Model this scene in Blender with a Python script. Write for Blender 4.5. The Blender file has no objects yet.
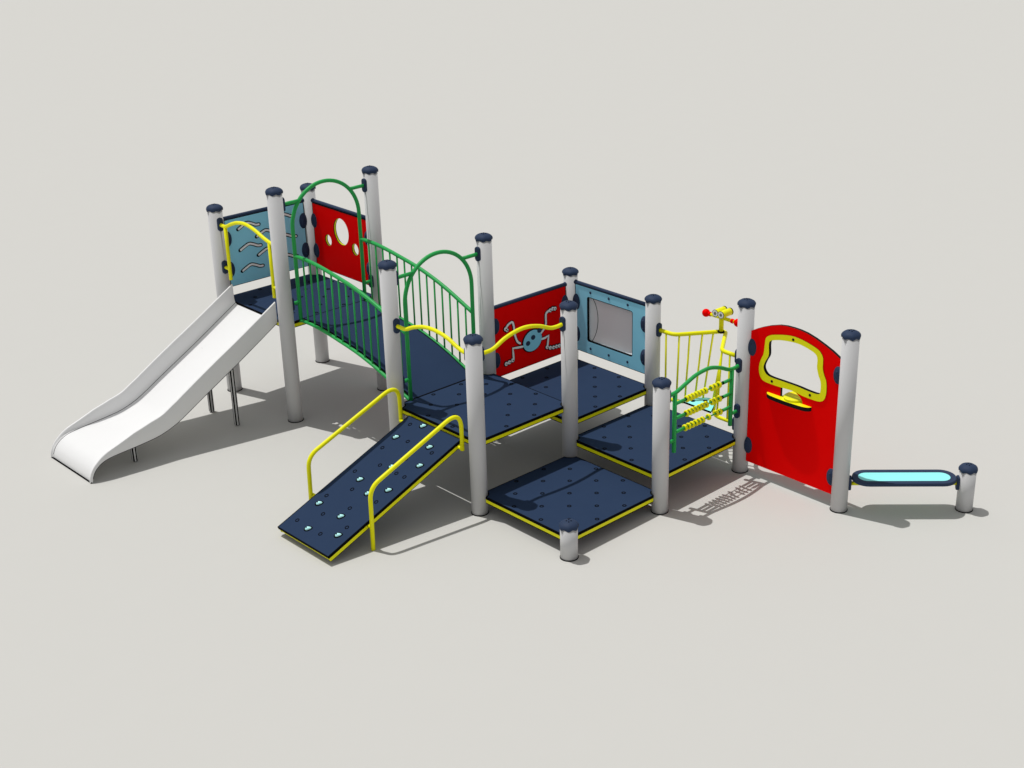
import bpy, bmesh, math
from mathutils import Vector, Matrix

scene = bpy.context.scene
COL = scene.collection
PI = math.pi
L = 1.513          # bridge span between the two platform groups
R = 0.066          # post radius

# ------------------------------------------------------------------ materials
def material(name, rgb, rough=0.5, spec=0.2, var=0.04, vscale=9.0, bump=0.0, bscale=220.0, metal=0.0):
    m = bpy.data.materials.new(name)
    m.use_nodes = True
    nt = m.node_tree
    b = nt.nodes['Principled BSDF']
    b.inputs['Roughness'].default_value = rough
    b.inputs['Specular IOR Level'].default_value = spec
    b.inputs['Metallic'].default_value = metal
    tc = nt.nodes.new('ShaderNodeTexCoord')
    nz = nt.nodes.new('ShaderNodeTexNoise')
    nz.inputs['Scale'].default_value = vscale
    nz.inputs['Detail'].default_value = 6.0
    nt.links.new(tc.outputs['Object'], nz.inputs['Vector'])
    mx = nt.nodes.new('ShaderNodeMix'); mx.data_type = 'RGBA'
    mx.inputs[6].default_value = tuple(c * (1 - var) for c in rgb) + (1,)
    mx.inputs[7].default_value = tuple(min(1, c * (1 + var)) for c in rgb) + (1,)
    nt.links.new(nz.outputs['Fac'], mx.inputs[0])
    nt.links.new(mx.outputs[2], b.inputs['Base Color'])
    if bump > 0:
        n2 = nt.nodes.new('ShaderNodeTexNoise')
        n2.inputs['Scale'].default_value = bscale
        n2.inputs['Detail'].default_value = 3.0
        nt.links.new(tc.outputs['Object'], n2.inputs['Vector'])
        bp = nt.nodes.new('ShaderNodeBump')
        bp.inputs['Strength'].default_value = bump
        bp.inputs['Distance'].default_value = 0.002
        nt.links.new(n2.outputs['Fac'], bp.inputs['Height'])
        nt.links.new(bp.outputs['Normal'], b.inputs['Normal'])
    return m

M = {
    'ground': material('ground_grey', (0.552, 0.546, 0.521), 0.9, 0.0, 0.006, 3.0),
    'post': material('post_paint', (0.56, 0.56, 0.565), 0.5, 0.15, 0.01),
    'navy': material('navy_plastic', (0.026, 0.043, 0.088), 0.6, 0.12, 0.05, 14.0, 0.15),
    'navy_plate': material('navy_deck', (0.0235, 0.0420, 0.0870), 0.75, 0.03, 0.05, 6.0, 0.2),
    'black': material('black_rubber', (0.005, 0.005, 0.006), 0.8, 0.02),
    'dark': material('dark_edge', (0.010, 0.009, 0.008), 0.7, 0.1),
    'yellow': material('yellow_paint', (0.86, 0.84, 0.006), 0.4, 0.15, 0.015),
    'green': material('green_paint', (0.022, 0.360, 0.080), 0.4, 0.2, 0.02),
    'red': material('red_plastic', (0.88, 0.0006, 0.0006), 0.55, 0.03, 0.015),
    'blue': material('blue_plastic', (0.290, 0.720, 0.920), 0.5, 0.06, 0.015),
    'cyan': material('cyan_plastic', (0.300, 0.860, 0.850), 0.5, 0.12, 0.015),
    'white': material('white_plastic', (0.93, 0.93, 0.93), 0.4, 0.2, 0.01),
    'pane': material('mirror_pane', (0.88, 0.88, 0.88), 0.35, 0.3, 0.01),
    'slide': material('slide_white', (0.79, 0.79, 0.79), 0.35, 0.25, 0.01),
    'grip': material('grip_plastic', (0.50, 0.93, 0.93), 0.5, 0.15, 0.01),
    'steel': material('steel_leg', (0.55, 0.55, 0.55), 0.4, 0.3, 0.03),
}

# ------------------------------------------------------------------ mesh helpers
class MB:
    """collects shapes (world coordinates) with material slots into one mesh"""
    def __init__(self):
        self.v = []; self.f = []; self.m = []; self.s = []
    def add(self, vs, fs, mi=0, smooth=False):
        o = len(self.v)
        self.v += [tuple(p) for p in vs]
        for f in fs:
            self.f.append(tuple(i + o for i in f)); self.m.append(mi); self.s.append(smooth)
    def box(self, c, size, mi=0, mat=None):
        x, y, z = (s / 2 for s in size)
        vs = [Vector((sx * x, sy * y, sz * z)) for sx in (-1, 1) for sy in (-1, 1) for sz in (-1, 1)]
        if mat: vs = [mat @ v for v in vs]
        vs = [v + Vector(c) for v in vs]
        self.add(vs, [(0, 1, 3, 2), (4, 6, 7, 5), (0, 4, 5, 1), (2, 3, 7, 6), (0, 2, 6, 4), (1, 5, 7, 3)], mi)
    def tube(self, pts, r, mi=0, seg=14, caps=True, closed=False, smooth=True):
        pts = [Vector(p) for p in pts]
        n = len(pts); rad = r if isinstance(r, (list, tuple)) else [r] * n
        tang = []
        for i in range(n):
            if closed: t = pts[(i + 1) % n] - pts[i - 1]
            else: t = pts[min(i + 1, n - 1)] - pts[max(i - 1, 0)]
            tang.append(t.normalized())
        up = Vector((0, 0, 1)) if abs(tang[0].z) < 0.9 else Vector((1, 0, 0))
        nrm = (up - tang[0] * up.dot(tang[0])).normalized()
        vs = []
        for i in range(n):
            nrm = (nrm - tang[i] * nrm.dot(tang[i])).normalized()
            bi = tang[i].cross(nrm)
            for k in range(seg):
                a = 2 * PI * k / seg
                vs.append(pts[i] + (nrm * math.cos(a) + bi * math.sin(a)) * rad[i])
        fs = []
        for i in range(n if closed else n - 1):
            j = (i + 1) % n
            for k in range(seg):
                q = (k + 1) % seg
                fs.append((i * seg + k, i * seg + q, j * seg + q, j * seg + k))
        self.add(vs, fs, mi, smooth)
        if caps and not closed:
            o = len(self.v) - len(vs)
            self.f.append(tuple(o + k for k in reversed(range(seg)))); self.m.append(mi); self.s.append(False)
            self.f.append(tuple(o + (n - 1) * seg + k for k in range(seg))); self.m.append(mi); self.s.append(False)
    def lathe(self, c, prof, mi=0, seg=32, mat=None, smooth=True):
        """prof: list of (radius, height); revolved round local Z"""
        vs = []; fs = []
        for r, h in prof:
            for k in range(seg):
                a = 2 * PI * k / seg
                p = Vector((r * math.cos(a), r * math.sin(a), h))
                vs.append((mat @ p if mat else p) + Vector(c))
        n = len(prof)
        for i in range(n - 1):
            for k in range(seg):
                q = (k + 1) % seg
                fs.append((i * seg + k, i * seg + q, (i + 1) * seg + q, (i + 1) * seg + k))
        self.add(vs, fs, mi, smooth)
        o = len(self.v) - len(vs)
        self.f.append(tuple(o + k for k in reversed(range(seg)))); self.m.append(mi); self.s.append(False)
        self.f.append(tuple(o + (n - 1) * seg + k for k in range(seg))); self.m.append(mi); self.s.append(False)
    def ball(self, c, rx, ry=None, rz=None, mi=0, seg=20, rings=12, mat=None):
        ry = rx if ry is None else ry; rz = rx if rz is None else rz
        vs = []; fs = []
        for i in range(rings + 1):
            t = PI * i / rings
            for k in range(seg):
                a = 2 * PI * k / seg
                p = Vector((rx * math.sin(t) * math.cos(a), ry * math.sin(t) * math.sin(a), -rz * math.cos(t)))
                vs.append((mat @ p if mat else p) + Vector(c))
        for i in range(rings):
            for k in range(seg):
                q = (k + 1) % seg
                fs.append((i * seg + k, i * seg + q, (i + 1) * seg + q, (i + 1) * seg + k))
        self.add(vs, fs, mi, True)
    def annulus(self, c, r0, r1, h, mi=0, seg=20, mat=None):
        self.lathe_ring(c, [(r0, 0), (r0, h), (r1, h), (r1, 0)], mi, seg, mat)
    def lathe_ring(self, c, prof, mi=0, seg=20, mat=None, smooth=False):
        vs = []; fs = []
        n = len(prof)
        for r, h in prof:
            for k in range(seg):
                a = 2 * PI * k / seg
                p = Vector((r * math.cos(a), r * math.sin(a), h))
                vs.append((mat @ p if mat else p) + Vector(c))
        for i in range(n):
            j = (i + 1) % n
            for k in range(seg):
                q = (k + 1) % seg
                fs.append((i * seg + k, i * seg + q, j * seg + q, j * seg + k))
        self.add(vs, fs, mi, smooth)
    def mesh(self, me, mmap=None):
        """append an existing mesh"""
        o = len(self.v)
        self.v += [tuple(v.co) for v in me.vertices]
        for p in me.polygons:
            self.f.append(tuple(i + o for i in p.vertices))
            self.m.append(mmap[p.material_index] if mmap else p.material_index)
            self.s.append(p.use_smooth)
        bpy.data.meshes.remove(me)
    def build(self, name, mats, parent=None, fix=True):
        lo = [min(p[i] for p in self.v) for i in range(3)]
        hi = [max(p[i] for p in self.v) for i in range(3)]
        c = Vector(((lo[0] + hi[0]) / 2, (lo[1] + hi[1]) / 2, lo[2]))
        me = bpy.data.meshes.new(name)
        me.from_pydata([tuple(Vector(p) - c) for p in self.v], [], self.f)
        for m in (mats if isinstance(mats, (list, tuple)) else [mats]):
            me.materials.append(M[m])
        for i, p in enumerate(me.polygons):
            p.material_index = self.m[i]; p.use_smooth = self.s[i]
        if fix:
            bm = bmesh.new(); bm.from_mesh(me)
            bmesh.ops.recalc_face_normals(bm, faces=bm.faces)
            bm.to_mesh(me); bm.free()
        me.update()
        o = bpy.data.objects.new(name, me)
        COL.objects.link(o)
        place(o, c, parent)
        return o

WORLD = {}
def place(o, c, parent):
    WORLD[o.name] = Vector(c)
    if parent is not None:
        o.parent = parent
        o.location = Vector(c) - WORLD[parent.name]
    else:
        o.location = c

def fillet(pts, rads, n=7):
    """round the corners of an open 3D polyline"""
    pts = [Vector(p) for p in pts]
    if not isinstance(rads, (list, tuple)): rads = [rads] * len(pts)
    out = [pts[0]]
    for i in range(1, len(pts) - 1):
        p, a, b = pts[i], pts[i - 1], pts[i + 1]
        da = (a - p); db = (b - p)
        t = min(rads[i], da.length * 0.49, db.length * 0.49)
        s = p + da.normalized() * t; e = p + db.normalized() * t
        for k in range(n + 1):
            u = k / n
            out.append(s * (1 - u) ** 2 + p * 2 * u * (1 - u) + e * u * u)
    out.append(pts[-1])
    return out

def spline(pts, n=8):
    """Catmull-Rom through points"""
    pts = [Vector(p) for p in pts]
    out = []
    for i in range(len(pts) - 1):
        p0 = pts[i - 1] if i > 0 else pts[0] * 2 - pts[1]
        p1, p2 = pts[i], pts[i + 1]
        p3 = pts[i + 2] if i + 2 < len(pts) else pts[-1] * 2 - pts[-2]
        for k in range(n):
            t = k / n
            out.append(0.5 * ((2 * p1) + (p2 - p0) * t + (2 * p0 - 5 * p1 + 4 * p2 - p3) * t * t + (3 * p1 - p0 - 3 * p2 + p3) * t ** 3))
    out.append(pts[-1])
    return out

def spline2(pts, n=6, closed=True):
    pts = [Vector((p[0], p[1], 0)) for p in pts]
    N = len(pts); out = []
    for i in range(N):
        p0, p1, p2, p3 = pts[i - 1], pts[i], pts[(i + 1) % N], pts[(i + 2) % N]
        for k in range(n):
            t = k / n
            q = 0.5 * ((2 * p1) + (p2 - p0) * t + (2 * p0 - 5 * p1 + 4 * p2 - p3) * t * t + (3 * p1 - p0 - 3 * p2 + p3) * t ** 3)
            out.append((q.x, q.y))
    return out

def ellipse(cx, cy, rx, ry, n=32, rot=0.0):
    out = []
    for k in range(n):
        a = 2 * PI * k / n
        x, y = rx * math.cos(a), ry * math.sin(a)
        out.append((cx + x * math.cos(rot) - y * math.sin(rot), cy + x * math.sin(rot) + y * math.cos(rot)))
    return out

def rrect(x0, y0, x1, y1, r, n=6):
    out = []
    for cx, cy, a0 in ((x1 - r, y1 - r, 0), (x0 + r, y1 - r, 90), (x0 + r, y0 + r, 180), (x1 - r, y0 + r, 270)):
        for k in range(n + 1):
            a = math.radians(a0 + 90 * k / n)
            out.append((cx + r * math.cos(a), cy + r * math.sin(a)))
    return out

def prism(outline, holes=(), thick=0.02, bevel=0.0, z0=0.0):
    """flat shape with holes, extruded along local Z (centred on z0); faces: slot 0 caps, slot 1 sides"""
    cu = bpy.data.curves.new('shape', 'CURVE')
    cu.dimensions = '2D'; cu.fill_mode = 'BOTH'
    cu.extrude = thick / 2 - bevel; cu.bevel_depth = bevel; cu.bevel_resolution = 1
    for loop in [outline] + list(holes):
        sp = cu.splines.new('POLY')
        sp.points.add(len(loop) - 1)
        for p, q in zip(sp.points, loop): p.co = (q[0], q[1], 0, 1)
        sp.use_cyclic_u = True
    ob = bpy.data.objects.new('shape', cu)
    me = bpy.data.meshes.new_from_object(ob)
    bpy.data.objects.remove(ob); bpy.data.curves.remove(cu)
    me.materials.clear()
    me.materials.append(M['red']); me.materials.append(M['dark'])
    me.transform(Matrix.Translation((0, 0, z0)))
    for p in me.polygons:
        p.use_smooth = False
        p.material_index = 0 if abs(p.normal.z) > 0.9 else 1
    return me

def frame_y(y):   # local (u, v, w) -> world (u, y - w, v) : faces -Y
    return Matrix(((1, 0, 0, 0), (0, 0, -1, y), (0, 1, 0, 0), (0, 0, 0, 1)))
def frame_x(x):   # local (u = -Y, v = Z) -> faces -X
    return Matrix(((0, 0, -1, x), (-1, 0, 0, 0), (0, 1, 0, 0), (0, 0, 0, 1)))
def frame_z(z):
    return Matrix.Translation((0, 0, z))

def add_prism(mb, F, outline, holes=(), thick=0.02, z0=0.0, mmap=(0, 1), bevel=0.0):
    me = prism(outline, holes, thick, bevel, z0)
    me.transform(F)
    mb.mesh(me, list(mmap))

# ------------------------------------------------------------------ setting
g = MB()
g.add([(-150, -60, 0), (220, -60, 0), (220, 260, 0), (-150, 260, 0)], [(0, 1, 2, 3)])
ground = g.build('ground', 'ground')
ground['kind'] = 'structure'

root = bpy.data.objects.new('playground_structure', None)
COL.objects.link(root)
root.empty_display_size = 0.3
root['label'] = 'playground set with navy platforms, white slide, green bridge and red panels on grey ground'
root['category'] = 'playground set'
place(root, (0.6, 0.0, 0.0), None)

# ------------------------------------------------------------------ posts
POST = {'P1': (0, -1, 1.447), 'P2': (1, -1, 1.453), 'P3': (1, -2, 1.085), 'P4': (0, -2, 0.2555), 'P5': (0, 0, 1.800),
        'P6': (1, 0, 1.8005), 'P7': (2, 0, 1.262), 'P8': (2, -1, 1.253), 'P9': (2, -2, 1.464), 'P10': (2, -3, 1.464),
        'P11': (2.693, -3.709, 0.346), 'P12': (0, L, 2.101), 'P13': (1, L, 2.100), 'P14': (0, L + 1, 1.757), 'P15': (1, L + 1, 1.756)}

def cap_mesh(x, y, zr):
    mb = MB()
    seg = 96
    prof = [(0.0712, None), (0.0735, 0.007), (0.0745, 0.011), (0.0715, 0.021), (0.0630, 0.032), (0.049, 0.041), (0.033, 0.0465), (0.016, 0.049)]
    vs = []; fs = []
    for i, (r, h) in enumerate(prof):
        for k in range(seg):
            a = 2 * PI * k / seg
            lobe = 0.5 - 0.5 * math.cos(7 * a + 0.9)
            rr = r * (1 + 0.055 * (lobe - 0.45) * (1 - i / len(prof)))
            hh = (0.002 - 0.009 * lobe) if h is None else h
            vs.append((x + rr * math.cos(a), y + rr * math.sin(a), zr + hh))
    n = len(prof)
    for i in range(n - 1):
        for k in range(seg):
            q = (k + 1) % seg
            fs.append((i * seg + k, i * seg + q, (i + 1) * seg + q, (i + 1) * seg + k))
    fs.append(tuple((n - 1) * seg + k for k in range(seg)))
    mb.add(vs, fs, 0, True)
    for k in range(4):
        a = PI / 4 + k * PI / 2
        mb.lathe((x + 0.017 * math.cos(a), y + 0.017 * math.sin(a), zr + 0.0460), [(0.0055, 0), (0.0055, 0.005)], 1, 10, None, False)
    return mb

for key, (x, y, zr) in POST.items():
    mb = MB()
    seg = 48
    mb.lathe((x, y, 0.0), [(R, 0.0), (R, zr + 0.008)], 0, seg)
    p = mb.build('post', 'post', root)
    if key == 'P4': p['label'] = 'short grey post at the front corner of the lowest platform'
    if key == 'P11': p['label'] = 'short grey post at the far end of the balance seat'
    cap_mesh(x, y, zr).build('cap', ['navy', 'black'], p)
    r = MB(); r.lathe_ring((x, y, 0.0), [(R + 0.0005, 0.0), (R + 0.0005, 0.007), (R + 0.004, 0.007), (R + 0.004, 0.0)], 0, 48)
    r.build('base_ring', 'black', p)

# ------------------------------------------------------------------ platforms
def notch_square(x0, y0, size, rn, inset=0.0):
    a, b = x0 + inset, x0 + size - inset
    c, d = y0 + inset, y0 + size - inset
    out = []
    for cx, cy, s0 in ((x0, y0, 0), (x0, y0 + size, -90), (x0 + size, y0 + size, 180), (x0 + size, y0, 90)):
        for k in range(9):
            an = math.radians(s0 + 90 * k / 8)
            px, py = cx + rn * math.cos(an), cy + rn * math.sin(an)
            out.append((min(max(px, a), b), min(max(py, c), d)))
    return out

def platform(x0, ytop, ztop, label, skip_sides=()):
    y0 = ytop - 1.0
    mb = MB()
    add_prism(mb, frame_z(ztop - 0.0105), notch_square(x0, y0, 1.0, R + 0.006, 0.003), (), 0.021, 0.0, (0, 1))
    add_prism(mb, frame_z(ztop), notch_square(x0, y0, 1.0, R + 0.006, 0.0025), [notch_square(x0, y0, 1.0, R + 0.012, 0.0085)], 0.003, 0.0, (1, 1))
    for i in range(7):
        for j in range(7):
            if (i + j) % 2: continue
            if i in (0, 6) and j in (0, 6): continue
            mb.lathe_ring((x0 + 0.05 + 0.15 * i, ytop - 0.047 - 0.15 * j, ztop), [(0.0095, -0.001), (0.0095, 0.0025), (0.0175, 0.0025), (0.0175, -0.001)], 2, 20)
    o = mb.build('platform', ['navy_plate', 'black', 'black'], root)
    o['label'] = label
    fb = MB()
    add_prism(fb, frame_z(ztop - 0.021 - 0.0155), notch_square(x0, y0, 1.0, R + 0.004, 0.006),
              [rrect(x0 + 0.09, y0 + 0.09, x0 + 0.91, y0 + 0.91, 0.02)], 0.029, 0.0, (0, 0))
    # thin black bottom lip of the frame
    add_prism(fb, frame_z(ztop - 0.0537), notch_square(x0, y0, 1.0, R + 0.005, 0.0045),
              [rrect(x0 + 0.09, y0 + 0.09, x0 + 0.91, y0 + 0.91, 0.02)], 0.005, 0.0, (1, 1))
    fb.build('frame', ['yellow', 'black'], o)
    return o

platform(0, -1, 0.161, 'lowest square navy platform with the short corner post')
platform(1, -1, 0.307, 'navy step platform behind the abacus rail')
platform(0, 0, 0.612, 'navy platform at the top of the ramp and the foot of the bridge')
platform(1, 0, 0.459, 'navy platform between the bug panel and the blue mirror panel')
platform(0, L + 1, 0.922, 'highest navy platform at the top of the slide')

# ------------------------------------------------------------------ fittings
def bracket(px, py, dx, dy, z, parent, h=0.115, w=0.044):
    """rounded navy plate on the side of a post, facing direction (dx, dy)"""
    d = Vector((dx, dy, 0)).normalized()
    s = Vector((-d.y, d.x, 0))
    c = Vector((px, py, 0)) + d * (R + 0.004)
    F = Matrix(((s.x, 0, d.x, c.x), (s.y, 0, d.y, c.y), (0, 1, 0, z), (0, 0, 0, 1)))
    mb = MB()
    add_prism(mb, F, rrect(-w / 2, -h / 2, w / 2, h / 2, w / 2 - 0.0005, 8), (), 0.026, 0.0, (0, 0), 0.005)
    for f in range(len(mb.s)): mb.s[f] = False
    return mb.build('bracket', 'navy', parent)

def clamp(F, u, v, parent):
    """rounded navy clamp that grips a panel's edge beside a post"""
    mb = MB()
    m3 = F.to_3x3()
    c = F @ Vector((u, v, 0))
    mb.ball(c, 0.047, 0.079, 0.040, 0, 24, 14, m3)
    mb.ball(F @ Vector((u, v + 0.034, 0.031)), 0.010, 0.010, 0.012, 0, 12, 8, m3)
    mb.ball(F @ Vector((u, v - 0.034, 0.031)), 0.010, 0.010, 0.012, 0, 12, 8, m3)
    return mb.build('clamp', 'navy', parent)

# ------------------------------------------------------------------ curved handrails of the middle platform
def wavy_rail(path, name, r=0.0162):
    mb = MB(); mb.tube(spline(path, 8), r); return mb.build(name, 'yellow', root)

A = [(0, -0.06, 1.323), (0, -0.125, 1.322), (0, -0.19, 1.326), (0, -0.294, 1.370), (0, -0.42, 1.405), (0, -0.553, 1.412), (0, -0.69, 1.392), (0, -0.80, 1.350), (0, -0.87, 1.330), (0, -0.94, 1.325)]
o = wavy_rail(A, 'curved_rail'); o['label'] = 'wavy yellow rail above the top of the ramp'
bracket(0, 0, 0, -1, 1.323, o); bracket(0, -1, 0, 1, 1.325, o)
B = [(0.06, -1, 1.325), (0.13, -1, 1.322), (0.20, -1, 1.330), (0.318, -1, 1.380), (0.45, -1, 1.408), (0.56, -1, 1.408), (0.68, -1, 1.380), (0.79, -1, 1.335), (0.86, -1, 1.325), (0.94, -1, 1.330)]
o = wavy_rail(B, 'curved_rail'); o['label'] = 'wavy yellow rail in front of the bug panel'
bracket(0, -1, 1, 0, 1.325, o); bracket(1, -1, -1, 0, 1.330, o)

# slide entry guard
mb = MB()
y0, y1 = L + 0.85, L + 0.15
Cc = [(0, L + 0.94, 1.634), (0, L + 0.89, 1.629), (0, 2.352, 1.632), (0, 2.253, 1.675), (0, 2.146, 1.710), (0, 2.02, 1.722), (0, 1.877, 1.698), (0, 1.762, 1.660), (0, 1.66, 1.634), (0, L + 0.10, 1.630), (0, L + 0.06, 1.632)]
mb.tube(spline(Cc, 8), 0.0165)
for yy in (y0, y1):
    mb.tube([(0, yy, 1.632), (0, yy, 1.130)], 0.0165)
mb.tube([(0, L + 0.94, 1.232), (0, y0, 1.232)], 0.0150)
mb.tube([(0, L + 0.06, 1.232), (0, y1, 1.232)], 0.0150)
o = mb.build('slide_guard', 'yellow', root)
o['label'] = 'yellow arched guard rail over the slide entrance'
for z in (1.634, 1.232):
    bracket(0, L + 1, 0, -1, z, o); bracket(0, L, 0, 1, z, o)

# ------------------------------------------------------------------ slide
prof = spline([(0.0, 0, 0.905), (-0.21, 0, 0.778), (-0.42, 0, 0.652), (-0.63, 0, 0.532), (-0.83, 0, 0.418), (-0.98, 0, 0.330), (-1.09, 0, 0.273), (-1.225, 0, 0.228), (-1.35, 0, 0.209),
               (-1.48, 0, 0.197), (-1.62, 0, 0.187), (-1.72, 0, 0.174), (-1.792, 0, 0.147), (-1.845, 0, 0.101), (-1.874, 0, 0.047), (-1.882, 0, 0.004)], 5)
hx = [(0.0, 0.185), (-0.62, 0.189), (-0.83, 0.185), (-0.98, 0.183), (-1.09, 0.175), (-1.18, 0.155), (-1.30, 0.146), (-1.46, 0.116), (-1.60, 0.073), (-1.72, 0.044), (-1.80, 0.022), (-1.89, 0.012)]
def wall_h(x):
    for (a, ha), (b, hb) in zip(hx, hx[1:]):
        if x >= b: return ha + (hb - ha) * (a - x) / (a - b)
    return hx[-1][1]
ya, yb = L + 0.853, L + 0.147
def section(h):
    k = min(1.0, h / 0.12)
    half = [(ya, -0.010, 0), (ya, max(h - 0.006, 0.002), 1), (ya - 0.005, h, 1), (ya - 0.014, h, 1), (ya - 0.019, max(h - 0.006, 0.0035), 1), (ya - 0.021, 0.050 * k + 0.003, 0),
            (ya - 0.026, 0.028 * k + 0.002, 0), (ya - 0.036, 0.012 * k + 0.001, 0), (ya - 0.052, 0.003 * k, 0), (ya - 0.075, 0.0, 0)]
    mid = ya + yb
    return [(y, z) for y, z, _ in half] + [(mid - y, z) for y, z, _ in reversed(half)]
mb = MB()
ns = len(section(0.1)); vs = []; fs = []
for i, p in enumerate(prof):
    t = (prof[min(i + 1, len(prof) - 1)] - prof[max(i - 1, 0)]).normalized()
    nrm = Vector((-t.z, 0, t.x))
    if nrm.z < 0 or (abs(nrm.z) < 0.15 and nrm.x > 0): nrm = -nrm
    w = min(1, max(0, (-1.35 - p.x) / 0.35)); w = w * w * (3 - 2 * w)
    d = (Vector((0, 0, 1)) * (1 - w) + nrm * w).normalized()
    for y, h in section(wall_h(p.x)):
        q = p + d * h
        vs.append((q.x, y, max(q.z, 0.002)))
for i in range(len(prof) - 1):
    for k in range(ns):
        q = (k + 1) % ns
        fs.append((i * ns + k, i * ns + q, (i + 1) * ns + q, (i + 1) * ns + k))
fs.append(tuple(range(ns))); fs.append(tuple((len(prof) - 1) * ns + k for k in range(ns)))
mb.add(vs, fs, 0, True)
slide = mb.build('slide', 'slide', root)
slide['label'] = 'white slide with raised sides and a rounded foot'
me = slide.data
me.set_sharp_from_angle(angle=math.radians(50))
# dark lip lines where the sheet meets the ground and platform
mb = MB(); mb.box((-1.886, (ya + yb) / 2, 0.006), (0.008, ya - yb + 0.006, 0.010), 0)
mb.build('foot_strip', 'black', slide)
def seam(idx, off, name='seam'):
    mb = MB()
    pts = []
    for i, p in enumerate(prof):
        q = Vector(vs[i * ns + idx])
        if q.z > 0.03: pts.append(q + Vector((0, off[0], off[1])))
    mb.tube(pts, 0.0022, 0, 6)
    return mb.build(name, 'black', slide)
slide_vs = vs
seam(7, (-0.001, 0.0)); seam(ns - 1, (-0.001, 0.0))
def slide_z(x):
    for a, b in zip(prof, prof[1:]):
        if a.x >= x >= b.x: return a.z + (b.z - a.z) * (a.x - x) / (a.x - b.x)
    return 0.1
for x, y in ((-0.43, L + 0.28), (-0.43, L + 0.70), (-1.43, L + 0.27), (-1.43, L + 0.70)):
    top = slide_z(x) - 0.012
    mb = MB()
    seg = 12
    # flattened leg with dark lengthwise grooves
    star = []
    for k in range(24):
        a = 2 * PI * k / 24
        rr = 0.0250 if k % 4 in (0, 1, 2) else 0.0190
        star.append((x + rr * math.cos(a), y + rr * math.sin(a)))
    zs = [0.004, 0.012, top]
    vs = []
    for zi, z in enumerate(zs):
        s = 0.75 if zi == 0 else 1.0
        vs += [(x + (px - x) * s, y + (py - y) * s, z) for px, py in star]
    o0 = 0
    for i in range(2):
        for k in range(24):
            q = (k + 1) % 24
            groove = (k % 4 in (1, 2, 3))
            mb.add([vs[i * 24 + k], vs[i * 24 + q], vs[(i + 1) * 24 + q], vs[(i + 1) * 24 + k]], [(0, 1, 2, 3)], 1 if k % 4 in (2, 3) else 0)
    mb.add(vs[:24], [tuple(reversed(range(24)))], 1)
    mb.add(vs[48:], [tuple(range(24))], 0)
    mb.lathe((x + 0.02, y - 0.028, top - 0.012), [(0.011, -0.004), (0.011, 0.004)], 0, 16, Matrix.Rotation(PI / 2, 3, 'X'))
    mb.lathe_ring((x + 0.02, y - 0.0325, top - 0.012), [(0.010, -0.003), (0.010, 0.003), (0.013, 0.003), (0.013, -0.003)], 1, 16, Matrix.Rotation(PI / 2, 3, 'X'))
    mb.build('leg', ['steel', 'black'], slide, fix=False)

# ------------------------------------------------------------------ ramp
P0 = Vector((-1.315, 0, 0.075)); P1_ = Vector((-0.012, 0, 0.581))
dS = (P1_ - P0).normalized(); nS = Vector((-dS.z, 0, dS.x)); LS = (P1_ - P0).length
FR = Matrix(((dS.x, 0, nS.x, P0.x), (0, 1, 0, 0), (dS.z, 0, nS.z, P0.z), (0, 0, 0, 1)))   # local (s, y, n)
FR3 = FR.to_3x3()
mb = MB()
add_prism(mb, FR, [(0, -0.825), (LS, -0.825), (LS, -0.175), (0, -0.175)], (), 0.021, -0.0105, (0, 1))
add_prism(mb, FR, [(0, -0.825), (LS, -0.825), (LS, -0.175), (0, -0.175)], [[(0.006, -0.819), (LS - 0.006, -0.819), (LS - 0.006, -0.181), (0.006, -0.181)]], 0.003, 0.0, (1, 1))
for s, y in [(1.325, 0.273), (1.173, 0.417), (1.022, 0.27), (1.173, 0.714), (0.873, 0.415), (0.725, 0.27), (0.876, 0.715), (0.576, 0.417), (0.426, 0.272), (0.577, 0.717),
             (0.427, 0.569), (0.278, 0.413), (0.129, 0.269), (0.278, 0.715), (0.127, 0.57), (0.873, 0.62), (1.022, 0.567)]:
    mb.lathe_ring(FR @ Vector((s, -y, 0)), [(0.0108, -0.001), (0.0108, 0.0022), (0.0172, 0.0022), (0.0172, -0.001)], 2, 20, FR3)
ramp = mb.build('ramp', ['navy_plate', 'black', 'black'], root)
ramp['label'] = 'navy climbing ramp with small cyan grips and yellow handrails'
mb = MB()
for yy in (-0.815, -0.185):
    mb.box(FR @ Vector((LS / 2 + 0.001, yy, -0.034)), (LS - 0.008, 0.016, 0.034), 0, FR3)
    mb.box(FR @ Vector((LS / 2 + 0.001, yy, -0.053)), (LS - 0.008, 0.018, 0.003), 1, FR3)
mb.box(FR @ Vector((0.010, -0.5, -0.0262)), (0.008, 0.614, 0.010), 0, FR3)
mb.box(FR @ Vector((0.011, -0.5, -0.0332)), (0.008, 0.614, 0.004), 1, FR3)
mb.box(FR @ Vector((0.010, -0.5, -0.0412)), (0.008, 0.614, 0.012), 0, FR3)
mb.build('frame', ['yellow', 'black'], ramp)
grip_rot = Matrix.Rotation(math.radians(-52), 3, 'Z')
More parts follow.
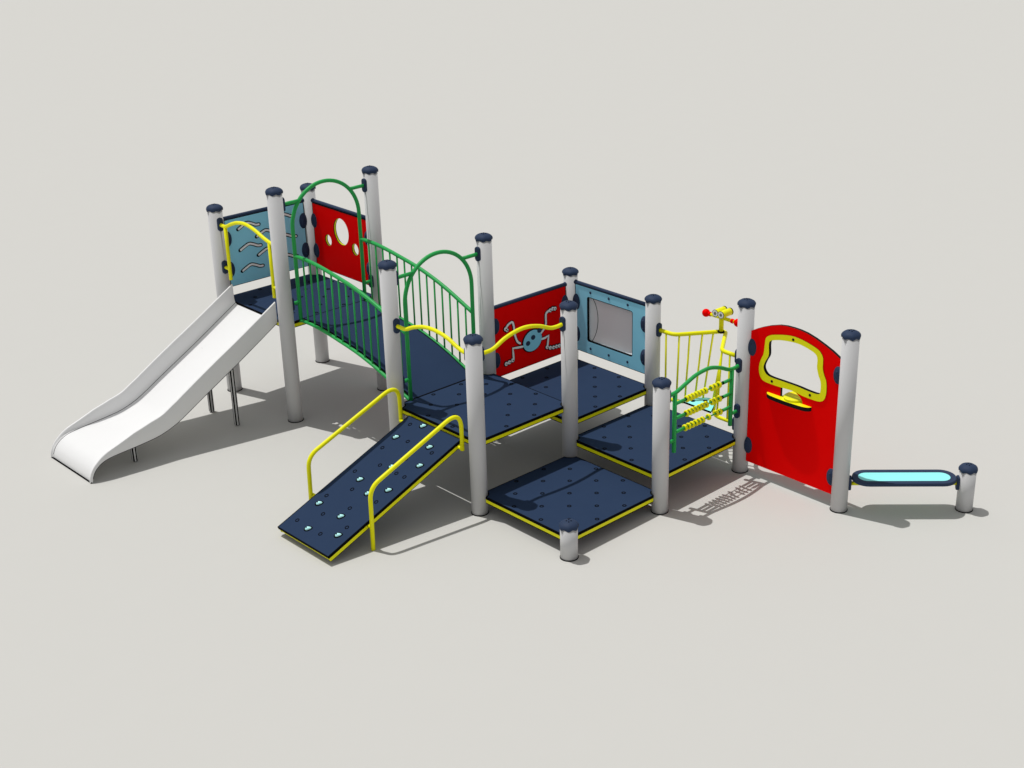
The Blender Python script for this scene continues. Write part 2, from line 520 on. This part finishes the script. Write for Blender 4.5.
for s, y in [(1.359, 0.392), (1.159, 0.275), (1.208, 0.64), (1.021, 0.73), (0.904, 0.52), (0.679, 0.384), (0.71, 0.704), (0.604, 0.575), (0.336, 0.281), (0.329, 0.569), (0.111, 0.425), (0.186, 0.712)]:
    mb = MB()
    c = FR @ Vector((s, -y, 0.0))
    m3 = FR3 @ grip_rot
    # teardrop dome
    seg, rings = 24, 6
    vs = []; fs = []
    for i in range(rings + 1):
        f = i / rings
        sc_ = math.cos(f * PI / 2); hh = 0.017 * math.sin(f * PI / 2)
        for k in range(seg):
            a = 2 * PI * k / seg
            rr = 0.019 * (1 + 0.75 * max(0, math.cos(a)) ** 3)
            vs.append(c + m3 @ Vector((rr * math.cos(a) * sc_ + 0.0, rr * math.sin(a) * sc_ * (1 - 0.25 * max(0, math.cos(a))), hh)))
    for i in range(rings):
        for k in range(seg):
            q = (k + 1) % seg
            fs.append((i * seg + k, i * seg + q, (i + 1) * seg + q, (i + 1) * seg + k))
    mb.add(vs, fs, 0, True)
    mb.lathe(c + m3 @ Vector((-0.003, 0, 0.0155)), [(0.0058, 0), (0.0058, 0.0035)], 1, 12, m3)
    # dark skirt: shade under the grip's edge, put in as a black plate
    sk = [(0.0300 * (1 + 0.40 * max(0, math.cos(2 * PI * k / 24)) ** 3) * math.cos(2 * PI * k / 24) + 0.001, 0.0275 * math.sin(2 * PI * k / 24)) for k in range(24)]
    F = FR @ Matrix.Translation((s, -y, 0.0)) @ grip_rot.to_4x4()
    add_prism(mb, F, sk, (), 0.004, 0.0012, (1, 1))
    mb.build('grip', ['grip', 'black'], ramp)
for yy, lab in ((-0.872, 'right'), (-0.108, 'left')):
    mb = MB()
    dx = -0.012 if lab == 'left' else 0.0
    path = fillet([(-0.945 + dx, yy, 0.003), (-0.935 + dx, yy, 0.515), (-0.045, yy, 0.862), (-0.045, yy, 0.515)], [0, 0.095, 0.165, 0], 10)
    mb.tube(path, 0.0170)
    inner = -0.823 if lab == 'right' else -0.177
    for s in (0.394, 1.345):
        c = FR @ Vector((s, 0, -0.034))
        mb.tube([(c.x, inner, c.z), (c.x, yy, c.z)], 0.014)
        sgn = -1 if lab == 'right' else 1
    mb.build('handrail', 'yellow', ramp)

# ------------------------------------------------------------------ bridge
bot = [(1.513, 0.918), (1.36, 0.919), (1.24, 0.912), (1.10, 0.897), (0.957, 0.876), (0.82, 0.855), (0.684, 0.830), (0.55, 0.797), (0.44, 0.766), (0.30, 0.719), (0.16, 0.664), (0.0, 0.600)]
crv = [(p.y, p.z) for p in spline([(0, y, z) for y, z in bot], 5)]
def bz(y):
    for (ya_, za), (yb_, zb) in zip(crv, crv[1:]):
        if ya_ >= y >= yb_: return za + (zb - za) * (ya_ - y) / (ya_ - yb_)
    return crv[-1][1]
mb = MB()
vs = []; fs = []
xs = (0.172, 0.828)
for y, z in crv:
    y = min(max(y, 0.004), L - 0.004)
    vs += [(xs[0], y, z + 0.010), (xs[1], y, z + 0.010), (xs[1], y, z - 0.018), (xs[0], y, z - 0.018)]
n = len(crv)
mb.add([p for i in range(n) for p in vs[i * 4:i * 4 + 2]], [(2 * i, 2 * i + 1, 2 * i + 3, 2 * i + 2) for i in range(n - 1)], 0, True)
mb.add([p for i in range(n) for p in vs[i * 4 + 2:i * 4 + 4]], [(2 * i, 2 * i + 1, 2 * i + 3, 2 * i + 2) for i in range(n - 1)], 0, True)
for x0_, x1_ in ((0.170, 0.178), (0.822, 0.830)):
    mb.add([p for i in range(n) for p in ((x0_, vs[i * 4][1], vs[i * 4][2] + 0.002), (x1_, vs[i * 4][1], vs[i * 4][2] + 0.002))], [(2 * i, 2 * i + 1, 2 * i + 3, 2 * i + 2) for i in range(n - 1)], 1)
for q0, q1 in ((0, 3), (1, 2)):
    mb.add([vs[i * 4 + q] for i in range(n) for q in (q0, q1)], [(2 * i, 2 * i + 1, 2 * i + 3, 2 * i + 2) for i in range(n - 1)], 1)
mb.add(vs[:4], [(0, 1, 2, 3)], 1); mb.add(vs[-4:], [(3, 2, 1, 0)], 1)
mb.box((0.5, L - 0.001, 0.9245), (0.80, 0.012, 0.008), 1)
mb.box((0.5, 0.001, 0.6115), (0.84, 0.010, 0.008), 1)
bridge = mb.build('bridge_deck', ['navy_plate', 'black'], root)
bridge['label'] = 'curved navy bridge deck sloping down between the two green arches'

for x in (0.150, 0.850):
    mb = MB()
    mb.tube([(x, y, z + 0.592) for y, z in crv], 0.0172)
    mb.tube([(x, y, z) for y, z in crv], 0.0150)
    rail = mb.build('bridge_railing', 'green', root)
    rail['label'] = 'green bridge railing on the side away from the ramp' if x > 0.5 else 'green bridge railing on the slide side'
    for k in range(14):
        y = 1.4 - 0.1005 * k
        b = MB(); b.tube([(x, y, bz(y)), (x, y, bz(y) + 0.592)], 0.0078, 0, 10)
        b.build('baluster', 'green', rail)

def arch(y, zbot, ztop, zs, zl, label):
    mb = MB()
    r = 0.350; zc = ztop - r
    pts = [(0.150, y, zbot), (0.150, y, (zbot + zc) / 2)]
    for k in range(33):
        a = PI - PI * k / 32
        pts.append((0.5 + r * math.cos(a), y, zc + r * math.sin(a)))
    pts += [(0.850, y, (zbot + zc) / 2), (0.850, y, zbot)]
    mb.tube(pts, 0.0172)
    dx = math.sqrt(max(0, r * r - (zs - zc) ** 2))
    mb.tube([(0.06, y, zs), (0.5 - dx, y, zs)], 0.0160)
    mb.tube([(0.94, y, zs), (0.5 + dx, y, zs)], 0.0160)
    mb.tube([(0.06, y, zl), (0.150, y, zl)], 0.0160)
    mb.tube([(0.94, y, zl), (0.850, y, zl)], 0.0160)
    o = mb.build('bridge_arch', 'green', root)
    o['label'] = label
    for z in (zs, zl):
        bracket(0, y, 1, 0, z, o); bracket(1, y, -1, 0, z, o)
arch(L, 0.905, 2.109, 1.988, 1.090, 'green tube arch at the upper end of the bridge')
arch(0.0, 0.606, 1.797, 1.688, 0.797, 'green tube arch at the lower end of the bridge')

# ------------------------------------------------------------------ abacus rail
mb = MB()
Dp = [(1.06, -2, 0.965), (1.115, -2, 0.963), (1.18, -2, 0.970), (1.27, -2, 1.000), (1.384, -2, 1.037), (1.49, -2, 1.051), (1.58, -2, 1.048), (1.70, -2, 1.012), (1.80, -2, 0.968), (1.87, -2, 0.958), (1.94, -2, 0.966)]
mb.tube(spline(Dp, 8), 0.0162)
mb.tube([(1.155, -2, 0.965), (1.155, -2, 0.461)], 0.0175)
mb.tube([(1.845, -2, 0.962), (1.845, -2, 0.461)], 0.0175)
for a, b in ((1.06, 1.155), (1.94, 1.845)):
    mb.tube([(a, -2, 0.563), (b, -2, 0.563)], 0.0150)
ab = mb.build('abacus_rail', 'green', root)
ab['label'] = 'green abacus rail with three rows of yellow beads'
for z in (0.965, 0.563):
    bracket(1, -2, 1, 0, z, ab); bracket(2, -2, -1, 0, z, ab)
rows = [(0.871, (340, 362, 384, 406, 428, 451, 475, 520, 545, 575)), (0.747, (340, 364, 388, 411, 435, 459, 483, 525, 548, 581)), (0.628, (331, 357, 383, 409, 434, 459, 503, 561, 589))]
for z, us in rows:
    b = MB()
    b.tube([(1.155, -2, z), (1.275, -2, z)], 0.0140)
    b.tube([(1.845, -2, z), (1.735, -2, z)], 0.0140)
    b.tube([(1.27, -2, z), (1.74, -2, z)], 0.0060, 0)
    b.tube([(1.735, -2, z), (1.729, -2, z)], 0.0145, 1)
    b.tube([(1.272, -2, z), (1.279, -2, z)], 0.0145, 1)
    b.build('rung', ['green', 'black'], ab)
    for px in us:
        u = 1.181 + (px - 270) / 390 * 0.646
        bb = MB()
        circ = [(0.0185 + 0.0095 * math.cos(2 * PI * k / 12), 0.0115 * math.sin(2 * PI * k / 12)) for k in range(12)]
        bb.lathe_ring((u, -2, z), circ, 0, 20, Matrix.Rotation(PI / 2, 3, 'Y'), True)
        bb.build('bead', 'yellow', ab)

# ------------------------------------------------------------------ bow shaped barrier
zt, zb_ = 1.005, 0.405
top = fillet([(2, -1.06, zt), (2, -1.240, zt), (2.372, -1.5, zt), (2, -1.760, zt), (2, -1.94, zt)], [0, 0.055, 0.060, 0.055, 0])
low = fillet([(2, -1.06, zb_), (2, -1.285, zb_), (2.200, -1.5, zb_), (2, -1.715, zb_), (2, -1.94, zb_)], [0, 0.06, 0.05, 0.06, 0])
mb = MB(); mb.tube(top, 0.0180)
bow = mb.build('bow_barrier', 'yellow', root)
mb = MB(); mb.tube(low, 0.0160); mb.build('lower_rail', 'yellow', bow)
bow['label'] = 'yellow pointed barrier with thin bars and a toy handlebar on its tip'
for z in (zt, zb_):
    bracket(2, -1, 0, -1, z, bow); bracket(2, -2, 0, 1, z, bow)
def along(path, f):
    ds = [0]
    for a, b in zip(path, path[1:]): ds.append(ds[-1] + (b - a).length)
    t = f * ds[-1]
    for i in range(len(path) - 1):
        if ds[i + 1] >= t: return path[i].lerp(path[i + 1], (t - ds[i]) / (ds[i + 1] - ds[i] + 1e-9))
    return path[-1]
for f, g_ in ((0.075, 0.095), (0.179, 0.214), (0.254, 0.287), (0.345, 0.370), (0.423, 0.437)):
    for ff, gg in ((f, g_), (1 - f, 1 - g_)):
        b = MB(); b.tube([along(low, gg), along(top, ff)], 0.0085, 0, 10); b.build('bar', 'yellow', bow)
mb = MB()
tri = [(1.990, -1.325), (2.060, -1.362), (2.125, -1.400), (2.180, -1.452), (2.202, -1.5), (2.180, -1.548), (2.125, -1.600), (2.060, -1.638), (1.990, -1.675)]
holes = [ellipse(2.050, -1.425, 0.021, 0.021, 16), ellipse(2.050, -1.575, 0.021, 0.021, 16), ellipse(2.125, -1.5, 0.021, 0.021, 16)]
add_prism(mb, frame_z(0.428), tri, holes, 0.018, 0.0, (0, 1))
mb.build('bow_floor', ['cyan', 'black'], bow)
# toy handlebar with two eyes
hx_, hy_ = 2.298, -1.506
mb = MB()
mb.lathe((hx_, hy_, 1.010), [(0.0205, 0.0), (0.0205, 0.185)], 0, 20)
mb.lathe_ring((hx_, hy_, 1.024), [(0.020, -0.006), (0.020, 0.006), (0.030, 0.006), (0.030, -0.006)], 1, 24)
mb.tube([(hx_, -1.36, 1.148), (hx_, -1.66, 1.148)], 0.0155)
for yy in (-1.497, -1.559):
    RY = Matrix.Rotation(PI / 2, 3, 'Y')
    mb.lathe((2.225, yy, 1.205), [(0.0295, 0.0), (0.031, 0.006), (0.031, 0.122), (0.0295, 0.126)], 0, 24, RY)
    mb.lathe_ring((2.343, yy, 1.205), [(0.0305, -0.004), (0.0305, 0.006), (0.0322, 0.006), (0.0322, -0.004)], 1, 24, RY)
head = mb.build('handlebar_stem', ['yellow', 'black'], bow)
head['label'] = 'yellow toy handlebar stem with two round eyes and red knobs'
for yy in (-1.497, -1.559):
    e = MB()
    RY = Matrix.Rotation(-PI / 2, 3, 'Y')
    e.lathe_ring((2.225, yy, 1.205), [(0.0285, 0), (0.0285, 0.004), (0.0315, 0.004), (0.0315, 0)], 1, 24, RY)
    e.lathe((2.225, yy, 1.205), [(0.0283, 0), (0.0283, 0.004)], 0, 24, RY)
    e.lathe_ring((2.222, yy, 1.205), [(0.0085, 0), (0.0085, 0.003), (0.0125, 0.003), (0.0125, 0)], 1, 20, RY)
    e.lathe((2.222, yy, 1.205), [(0.004, 0), (0.004, 0.003)], 1, 12, RY)
    e.build('eye', ['white', 'black'], bow)
for sgn, yy in ((1, -1.336), (-1, -1.682)):
    k = MB()
    k.ball((hx_, yy, 1.148), 0.035, mi=0)
    k.lathe((hx_, yy - sgn * 0.030, 1.148), [(0.016, -0.004), (0.014, 0.020)] if sgn > 0 else [(0.016, 0.0), (0.016, 0.004)], 0, 20, Matrix.Rotation(PI / 2 * sgn, 3, 'X'))
    k.lathe((hx_, yy - sgn * (0.044 if sgn > 0 else 0.060), 1.148), [(0.014, -0.020), (0.020, -0.010), (0.020, 0.008), (0.016, 0.012)], 0, 20, Matrix.Rotation(PI / 2 * sgn, 3, 'X'))
    k.build('knob', 'red', bow)

# ------------------------------------------------------------------ panels
def panel(F, u0, u1, v0, v1, colour, name, label, holes=(), outline=None, thick=0.022):
    mb = MB()
    add_prism(mb, F, outline or [(u0, v0), (u1, v0), (u1, v1), (u0, v1)], holes, thick, 0.0, (0, 1))
    if outline is None:
        e = 0.0045
        add_prism(mb, F, [(u0, v0), (u1, v0), (u1, v1), (u0, v1)], [[(u0 + e, v0 + e), (u1 - e, v0 + e), (u1 - e, v1 - e), (u0 + e, v1 - e)]], thick + 0.003, 0.0, (1, 1))
    o = mb.build(name, [colour, 'dark'], root)
    o['label'] = label
    return o
def top_rail(F, u0, u1, v, parent, r=0.0165):
    mb = MB()
    mb.tube([F @ Vector((u0, v, 0)), F @ Vector((u1, v, 0))], r)
    mb.ball(F @ Vector((u0 + 0.004, v, 0)), 0.021); mb.ball(F @ Vector((u1 - 0.004, v, 0)), 0.021)
    mb.build('top_rail', 'navy', parent)

# bug panel (between the lower bridge post and the back post)
F = frame_y(0.0)
G = panel(F, 1.072, 1.928, 0.529, 1.165, 'red', 'bug_panel', 'red panel with a blue bug on long white legs', thick=0.024)
top_rail(F, 1.06, 1.94, 1.174, G)
for u in (1.085, 1.915):
    for v in (1.005, 0.690): clamp(F, u, v, G)
def ribbon(mb, F, pts, w, z, th, mi):
    """flat strip along a 2D polyline with round ends"""
    pts = [Vector((a, b)) for a, b in pts]
    nn = len(pts); left = []; right = []
    for i in range(nn):
        t = (pts[min(i + 1, nn - 1)] - pts[max(i - 1, 0)]).normalized()
        nv = Vector((-t.y, t.x)) * w / 2
        left.append(pts[i] + nv); right.append(pts[i] - nv)
    t1 = (pts[-1] - pts[-2]).normalized(); t0 = (pts[0] - pts[1]).normalized()
    def capround(c, t):
        a0 = math.atan2(t.y, t.x)
        return [c + Vector((math.cos(a0 + s), math.sin(a0 + s))) * w / 2 for s in (-1.1, -0.55, 0, 0.55, 1.1)]
    poly = right + capround(pts[-1], t1) + list(reversed(left)) + capround(pts[0], t0)
    add_prism(mb, F, [(p.x, p.y) for p in poly], (), th, z, (mi, mi))
F = frame_y(0.0) @ Matrix.Translation((-0.016, 0, 0))
bug = MB()
legs = [[(1.375, 0.775), (1.345, 0.800), (1.318, 0.87), (1.307, 0.955), (1.290, 0.995), (1.245, 0.985), (1.215, 0.958)],
        [(1.405, 0.735), (1.35, 0.742), (1.290, 0.752), (1.293, 0.70), (1.296, 0.652)],
        [(1.628, 0.800), (1.665, 0.830), (1.690, 0.870), (1.692, 0.96), (1.725, 0.985)],
        [(1.632, 0.742), (1.680, 0.742), (1.720, 0.752), (1.714, 0.71), (1.706, 0.665)]]
for k, p in enumerate(legs):
    q = [(v.x, v.y) for v in spline([(a, b, 0) for a, b in p], 4)] if k in (0, 2) else p
    ribbon(bug, F, q, 0.034, 0.0125, 0.004, 1)
    ribbon(bug, F, q, 0.019, 0.0155, 0.006, 0)
toes = [(1.212, 0.953, 0.02), (1.228, 0.938, 0.018), (1.208, 0.630, 0.021), (1.245, 0.634, 0.021), (1.285, 0.642, 0.021),
        (1.745, 0.985, 0.02), (1.775, 0.992, 0.02), (1.803, 0.985, 0.02), (1.700, 0.648, 0.02), (1.738, 0.630, 0.02), (1.778, 0.622, 0.02), (1.815, 0.620, 0.02), (1.850, 0.618, 0.02)]
for a, b, r in toes:
    add_prism(bug, F, ellipse(a, b, r + 0.006, r + 0.006, 20), (), 0.005, 0.0130, (1, 1))
    add_prism(bug, F, ellipse(a, b, r - 0.003, r - 0.003, 20), (), 0.007, 0.0165, (0, 0))
    add_prism(bug, F, ellipse(a + 0.004, b - 0.003, r * 0.25, r * 0.25, 12), (), 0.004, 0.0205, (1, 1))
add_prism(bug, F, ellipse(1.522, 0.760, 0.121, 0.106, 40, 0.2), (), 0.007, 0.0142, (1, 1))
add_prism(bug, F, ellipse(1.522, 0.760, 0.111, 0.096, 40, 0.2), (), 0.009, 0.0170, (2, 2))
for a, b in ((1.465, 0.750), (1.527, 0.790), (1.603, 0.835)):
    add_prism(bug, F, ellipse(a, b, 0.024, 0.022, 20), (), 0.006, 0.0225, (3, 3))
bug.build('bug_figure', ['white', 'black', 'blue', 'navy'], G)

# mirror panel
F = frame_x(2.0)
hole = rrect(0.219, 0.674, 0.774, 1.098, 0.022)
H = panel(F, 0.072, 0.928, 0.557, 1.186, 'blue', 'mirror_panel', 'light blue panel with a grey domed mirror window', [hole])
top_rail(F, 0.06, 0.94, 1.197, H)
for u in (0.085, 0.915):
    for v in (1.017, 0.711): clamp(F, u, v, H)
mb = MB()
N = 24; vs = []; fs = []
for i in range(N + 1):
    for j in range(N + 1):
        a = -1 + 2 * i / N; b = -1 + 2 * j / N
        w = 0.05 * (1 - abs(a) ** 4) * (1 - abs(b) ** 6)
        vs.append(F @ Vector((0.4925 + a * 0.290, 0.8805 + b * 0.226, -0.013 - w)))
for i in range(N):
    for j in range(N):
        k = i * (N + 1) + j
        fs.append((k, k + 1, k + N + 2, k + N + 1))
mb.add(vs, fs, 0, True)
def dome(u_, v_):
    a, b = (u_ - 0.4925) / 0.290, (v_ - 0.8805) / 0.226
    return F @ Vector((u_, v_, -0.012 - 0.05 * (1 - abs(a) ** 4) * (1 - abs(b) ** 6)))
mb.tube([dome(0.244 + 0.050 * math.cos(PI * k / 40 * 0.96), 0.8805 + 0.218 * k / 20) for k in range(-20, 21)], 0.0026, 1, 6)
mb.build('mirror_pane', ['pane', 'dark'], H)
mb = MB()
add_prism(mb, F, rrect(0.2170, 0.6720, 0.7760, 1.1000, 0.024), [rrect(0.226, 0.681, 0.767, 1.091, 0.017)], 0.020, 0.0, (0, 0))
mb.build('window_gasket', 'black', H)
for u in (0.261, 0.487, 0.714):
    for v in (1.142, 0.611):
        s = MB(); s.ball(F @ Vector((u, v, 0.011)), 0.013, 0.013, 0.006, 0, 16, 8, F.to_3x3()); s.build('screw', 'navy', H)

# wave panel on the top platform
F = frame_y(L + 1)
I = panel(F, 0.072, 0.928, 1.008, 1.642, 'blue', 'wave_panel', 'blue back panel with white wavy strips beside the slide top')
top_rail(F, 0.06, 0.94, 1.657, I)
for u in (0.088, 0.912):
    for v in (1.462, 1.172): clamp(F, u, v, I)
for cx_, cz in ((0.318, 1.550), (0.318, 1.350), (0.318, 1.150), (0.503, 1.440), (0.503, 1.262), (0.700, 1.552), (0.706, 1.350), (0.700, 1.155)):
    w = MB()
    pts = [(cx_ - 0.113, cz - 0.020), (cx_ - 0.06, cz + 0.006), (cx_ - 0.012, cz + 0.022), (cx_ + 0.035, cz + 0.006), (cx_ + 0.075, cz - 0.014), (cx_ + 0.112, cz - 0.018)]
    q = spline([(a, b, 0) for a, b in pts], 4)
    ribbon(w, F, [(p.x, p.y) for p in q], 0.034, 0.0125, 0.004, 1)
    w.tube([F @ Vector((p.x, p.y, 0.016)) for p in q], 0.0095, 0, 12)
    w.build('wave_strip', ['white', 'black'], I)

# round-hole panel on the top platform
F = frame_x(1.0)
J = panel(F, -(L + 0.928), -(L + 0.072), 1.008, 1.638, 'red', 'hole_panel', 'red panel with one large and two small round holes',
          [ellipse(-2.006, 1.440, 0.117, 0.130, 40), ellipse(-2.222, 1.313, 0.052, 0.056, 28), ellipse(-1.803, 1.313, 0.052, 0.058, 28)], thick=0.030)
top_rail(F, -(L + 0.94), -(L + 0.06), 1.655, J)
for u in (-(L + 0.915), -(L + 0.085)):
    for v in (1.464, 1.168): clamp(F, u, v, J)
for cu_, cv, a, b in ((-2.006, 1.440, 0.117, 0.130), (-2.222, 1.313, 0.052, 0.056), (-1.803, 1.313, 0.052, 0.058)):
    mb = MB()
    add_prism(mb, F, ellipse(cu_, cv, a - 0.0005, b - 0.0005, 40), [ellipse(cu_, cv, a - 0.003, b - 0.003, 40)], 0.012, 0.0, (0, 0))
    mb.build('hole_liner', 'yellow', J)

# window panel at the right
F = frame_x(2.0)
def yz(l): return [(-y, z) for y, z in l]
outl = [(2.068, 0.114), (2.932, 0.114), (2.932, 1.262)]
arc = [(2.90, 1.279), (2.85, 1.305), (2.77, 1.337), (2.69, 1.365), (2.606, 1.387), (2.54, 1.395), (2.482, 1.397), (2.41, 1.395), (2.341, 1.384), (2.25, 1.355), (2.172, 1.322), (2.11, 1.291), (2.068, 1.266)]
inner = spline2([(2.251, 1.229), (2.30, 1.252), (2.387, 1.272), (2.519, 1.283), (2.632, 1.265), (2.695, 1.240), (2.712, 1.200), (2.712, 1.141), (2.729, 1.081), (2.755, 1.025), (2.757, 0.950), (2.738, 0.922),
                 (2.656, 0.919), (2.542, 0.927), (2.409, 0.929), (2.272, 0.931), (2.222, 0.950), (2.199, 0.994), (2.216, 1.050), (2.245, 1.110), (2.242, 1.190)], 5)
outer = spline2([(2.222, 1.262), (2.262, 1.285), (2.308, 1.300), (2.39, 1.320), (2.468, 1.331), (2.54, 1.328), (2.61, 1.316), (2.68, 1.298), (2.73, 1.276), (2.760, 1.237), (2.765, 1.185), (2.767, 1.141), (2.783, 1.095), (2.804, 1.054),
                 (2.812, 1.00), (2.811, 0.940), (2.796, 0.892), (2.765, 0.868), (2.717, 0.860), (2.604, 0.862), (2.489, 0.876), (2.354, 0.871), (2.225, 0.874), (2.178, 0.896), (2.155, 0.95), (2.158, 1.016), (2.178, 1.072), (2.194, 1.11), (2.202, 1.196), (2.206, 1.235)], 4)
notch = [(2.384, 0.790), (2.600, 0.790), (2.600, 0.812), (2.575, 0.845), (2.535, 0.868), (2.48, 0.878), (2.42, 0.874), (2.384, 0.868)]
Fp = panel(F, 0, 0, 0, 0, 'red', 'window_panel', 'tall red panel with a curved top and a yellow framed wavy window', [[(a + 0.010, b) for a, b in inner], notch], outl + arc, 0.026)
for u in (2.082, 2.918):
    for v in (1.128, 0.262): clamp(F, u, v, Fp)
mb = MB()
Fw = F @ Matrix.Translation((0.010, 0, 0))
add_prism(mb, Fw, outer, [inner], 0.030, 0.003, (0, 1))
for u, v in ((2.474, 1.303), (2.288, 0.897), (2.662, 0.890)):
    mb.ball(Fw @ Vector((u, v, 0.018)), 0.012, 0.012, 0.005, 1, 16, 8, F.to_3x3())
mb.build('window_frame', ['yellow', 'dark'], Fp)
# little counter shelf through the notch
mb = MB()
sh = [(2.0, -2.262), (1.985, -2.258), (1.965, -2.266), (1.950, -2.285), (1.940, -2.315), (1.934, -2.38), (1.931, -2.475), (1.934, -2.57), (1.940, -2.635), (1.950, -2.665), (1.965, -2.684), (1.985, -2.692), (2.0, -2.688)]
back = [(2.0, -2.598), (2.045, -2.590), (2.085, -2.56), (2.105, -2.51), (2.108, -2.47), (2.090, -2.425), (2.05, -2.393), (2.0, -2.388)]
add_prism(mb, frame_z(0.776), sh + back, (), 0.034, 0.0, (0, 1))
add_prism(mb, frame_z(0.8025), ellipse(2.040, -2.493, 0.106, 0.085, 40), (), 0.019, 0.0, (0, 0))
mb.build('counter_shelf', ['yellow', 'dark'], Fp)

# ------------------------------------------------------------------ balance seat
u = Vector((0.699, -0.715, 0)).normalized(); v = Vector((-u.y, u.x, 0))
c = Vector((2.3465, -3.3545, 0.276))
FS = Matrix(((u.x, v.x, 0, c.x), (u.y, v.y, 0, c.y), (0, 0, 1, c.z), (0, 0, 0, 1)))
def stadium(hl, hw, n=14):
    out = []
    for s, a0 in ((1, -90), (-1, 90)):
        for k in range(n + 1):
            a = math.radians(a0 + 180 * k / n)
            out.append((s * (hl - hw) + hw * math.cos(a), hw * math.sin(a)))
    return out
mb = MB()
add_prism(mb, FS, stadium(0.403, 0.117), [stadium(0.366, 0.080)], 0.030, 0.0, (0, 0), 0.006)
seat = mb.build('balance_seat', 'navy', root)
seat['label'] = 'long oval balance seat with a cyan top between two posts'
mb = MB(); add_prism(mb, FS, stadium(0.3655, 0.0795), (), 0.020, 0.001, (0, 1)); mb.build('seat_top', ['cyan', 'black'], seat)
mb = MB()
a = Vector((2, -3, 0.232)) + u * 0.06; b = Vector((2.693, -3.709, 0.232)) - u * 0.06
mb.tube([a, b], 0.0165)
mb.build('support_bar', 'yellow', seat)
bracket(2, -3, u.x, u.y, 0.235, seat); bracket(2.693, -3.709, -u.x, -u.y, 0.235, seat)

# ------------------------------------------------------------------ light
toSun = Vector((-0.0985, 0.325, 1.0)).normalized()
elev = math.asin(toSun.z)
sun = bpy.data.lights.new('sun', 'SUN'); sun.energy = 2.70; sun.angle = math.radians(0.4); sun.color = (1.0, 0.985, 0.96)
so = bpy.data.objects.new('sun', sun); COL.objects.link(so)
so.rotation_euler = (-toSun).to_track_quat('-Z', 'Y').to_euler()
so.location = (0, 3, 10)

world = bpy.data.worlds.new('World'); scene.world = world; world.use_nodes = True
nt = world.node_tree
bg = nt.nodes['Background']; bg.inputs['Strength'].default_value = 0.100
sky = nt.nodes.new('ShaderNodeTexSky'); sky.sky_type = 'NISHITA'; sky.sun_disc = False
sky.sun_elevation = elev
sky.sun_rotation = math.atan2(toSun.x, toSun.y)
hs = nt.nodes.new('ShaderNodeHueSaturation'); hs.inputs['Saturation'].default_value = 0.05
nt.links.new(sky.outputs['Color'], hs.inputs['Color']); nt.links.new(hs.outputs['Color'], bg.inputs['Color'])

# ------------------------------------------------------------------ camera
yaw, pitch, fpx, cx = 0.7682, -0.4041, 1400.46, 608.15
fw = Vector((math.cos(pitch) * math.cos(yaw), math.cos(pitch) * math.sin(yaw), math.sin(pitch)))
cam = bpy.data.cameras.new('camera'); cam.sensor_width = 36.0; cam.sensor_fit = 'HORIZONTAL'
cam.lens = fpx / 1024 * 36.0; cam.shift_x = -(cx - 512) / 1024
cam.clip_start = 0.1; cam.clip_end = 2000
co = bpy.data.objects.new('camera', cam); COL.objects.link(co)
co.location = (-6.3013, -8.4896, 5.2616)
co.rotation_euler = fw.to_track_quat('-Z', 'Y').to_euler()
scene.camera = co

scene.view_settings.view_transform = 'Standard'; scene.view_settings.look = 'None'
scene.view_settings.exposure = 0.0; scene.view_settings.gamma = 1.0
scene.cycles.max_bounces = 8
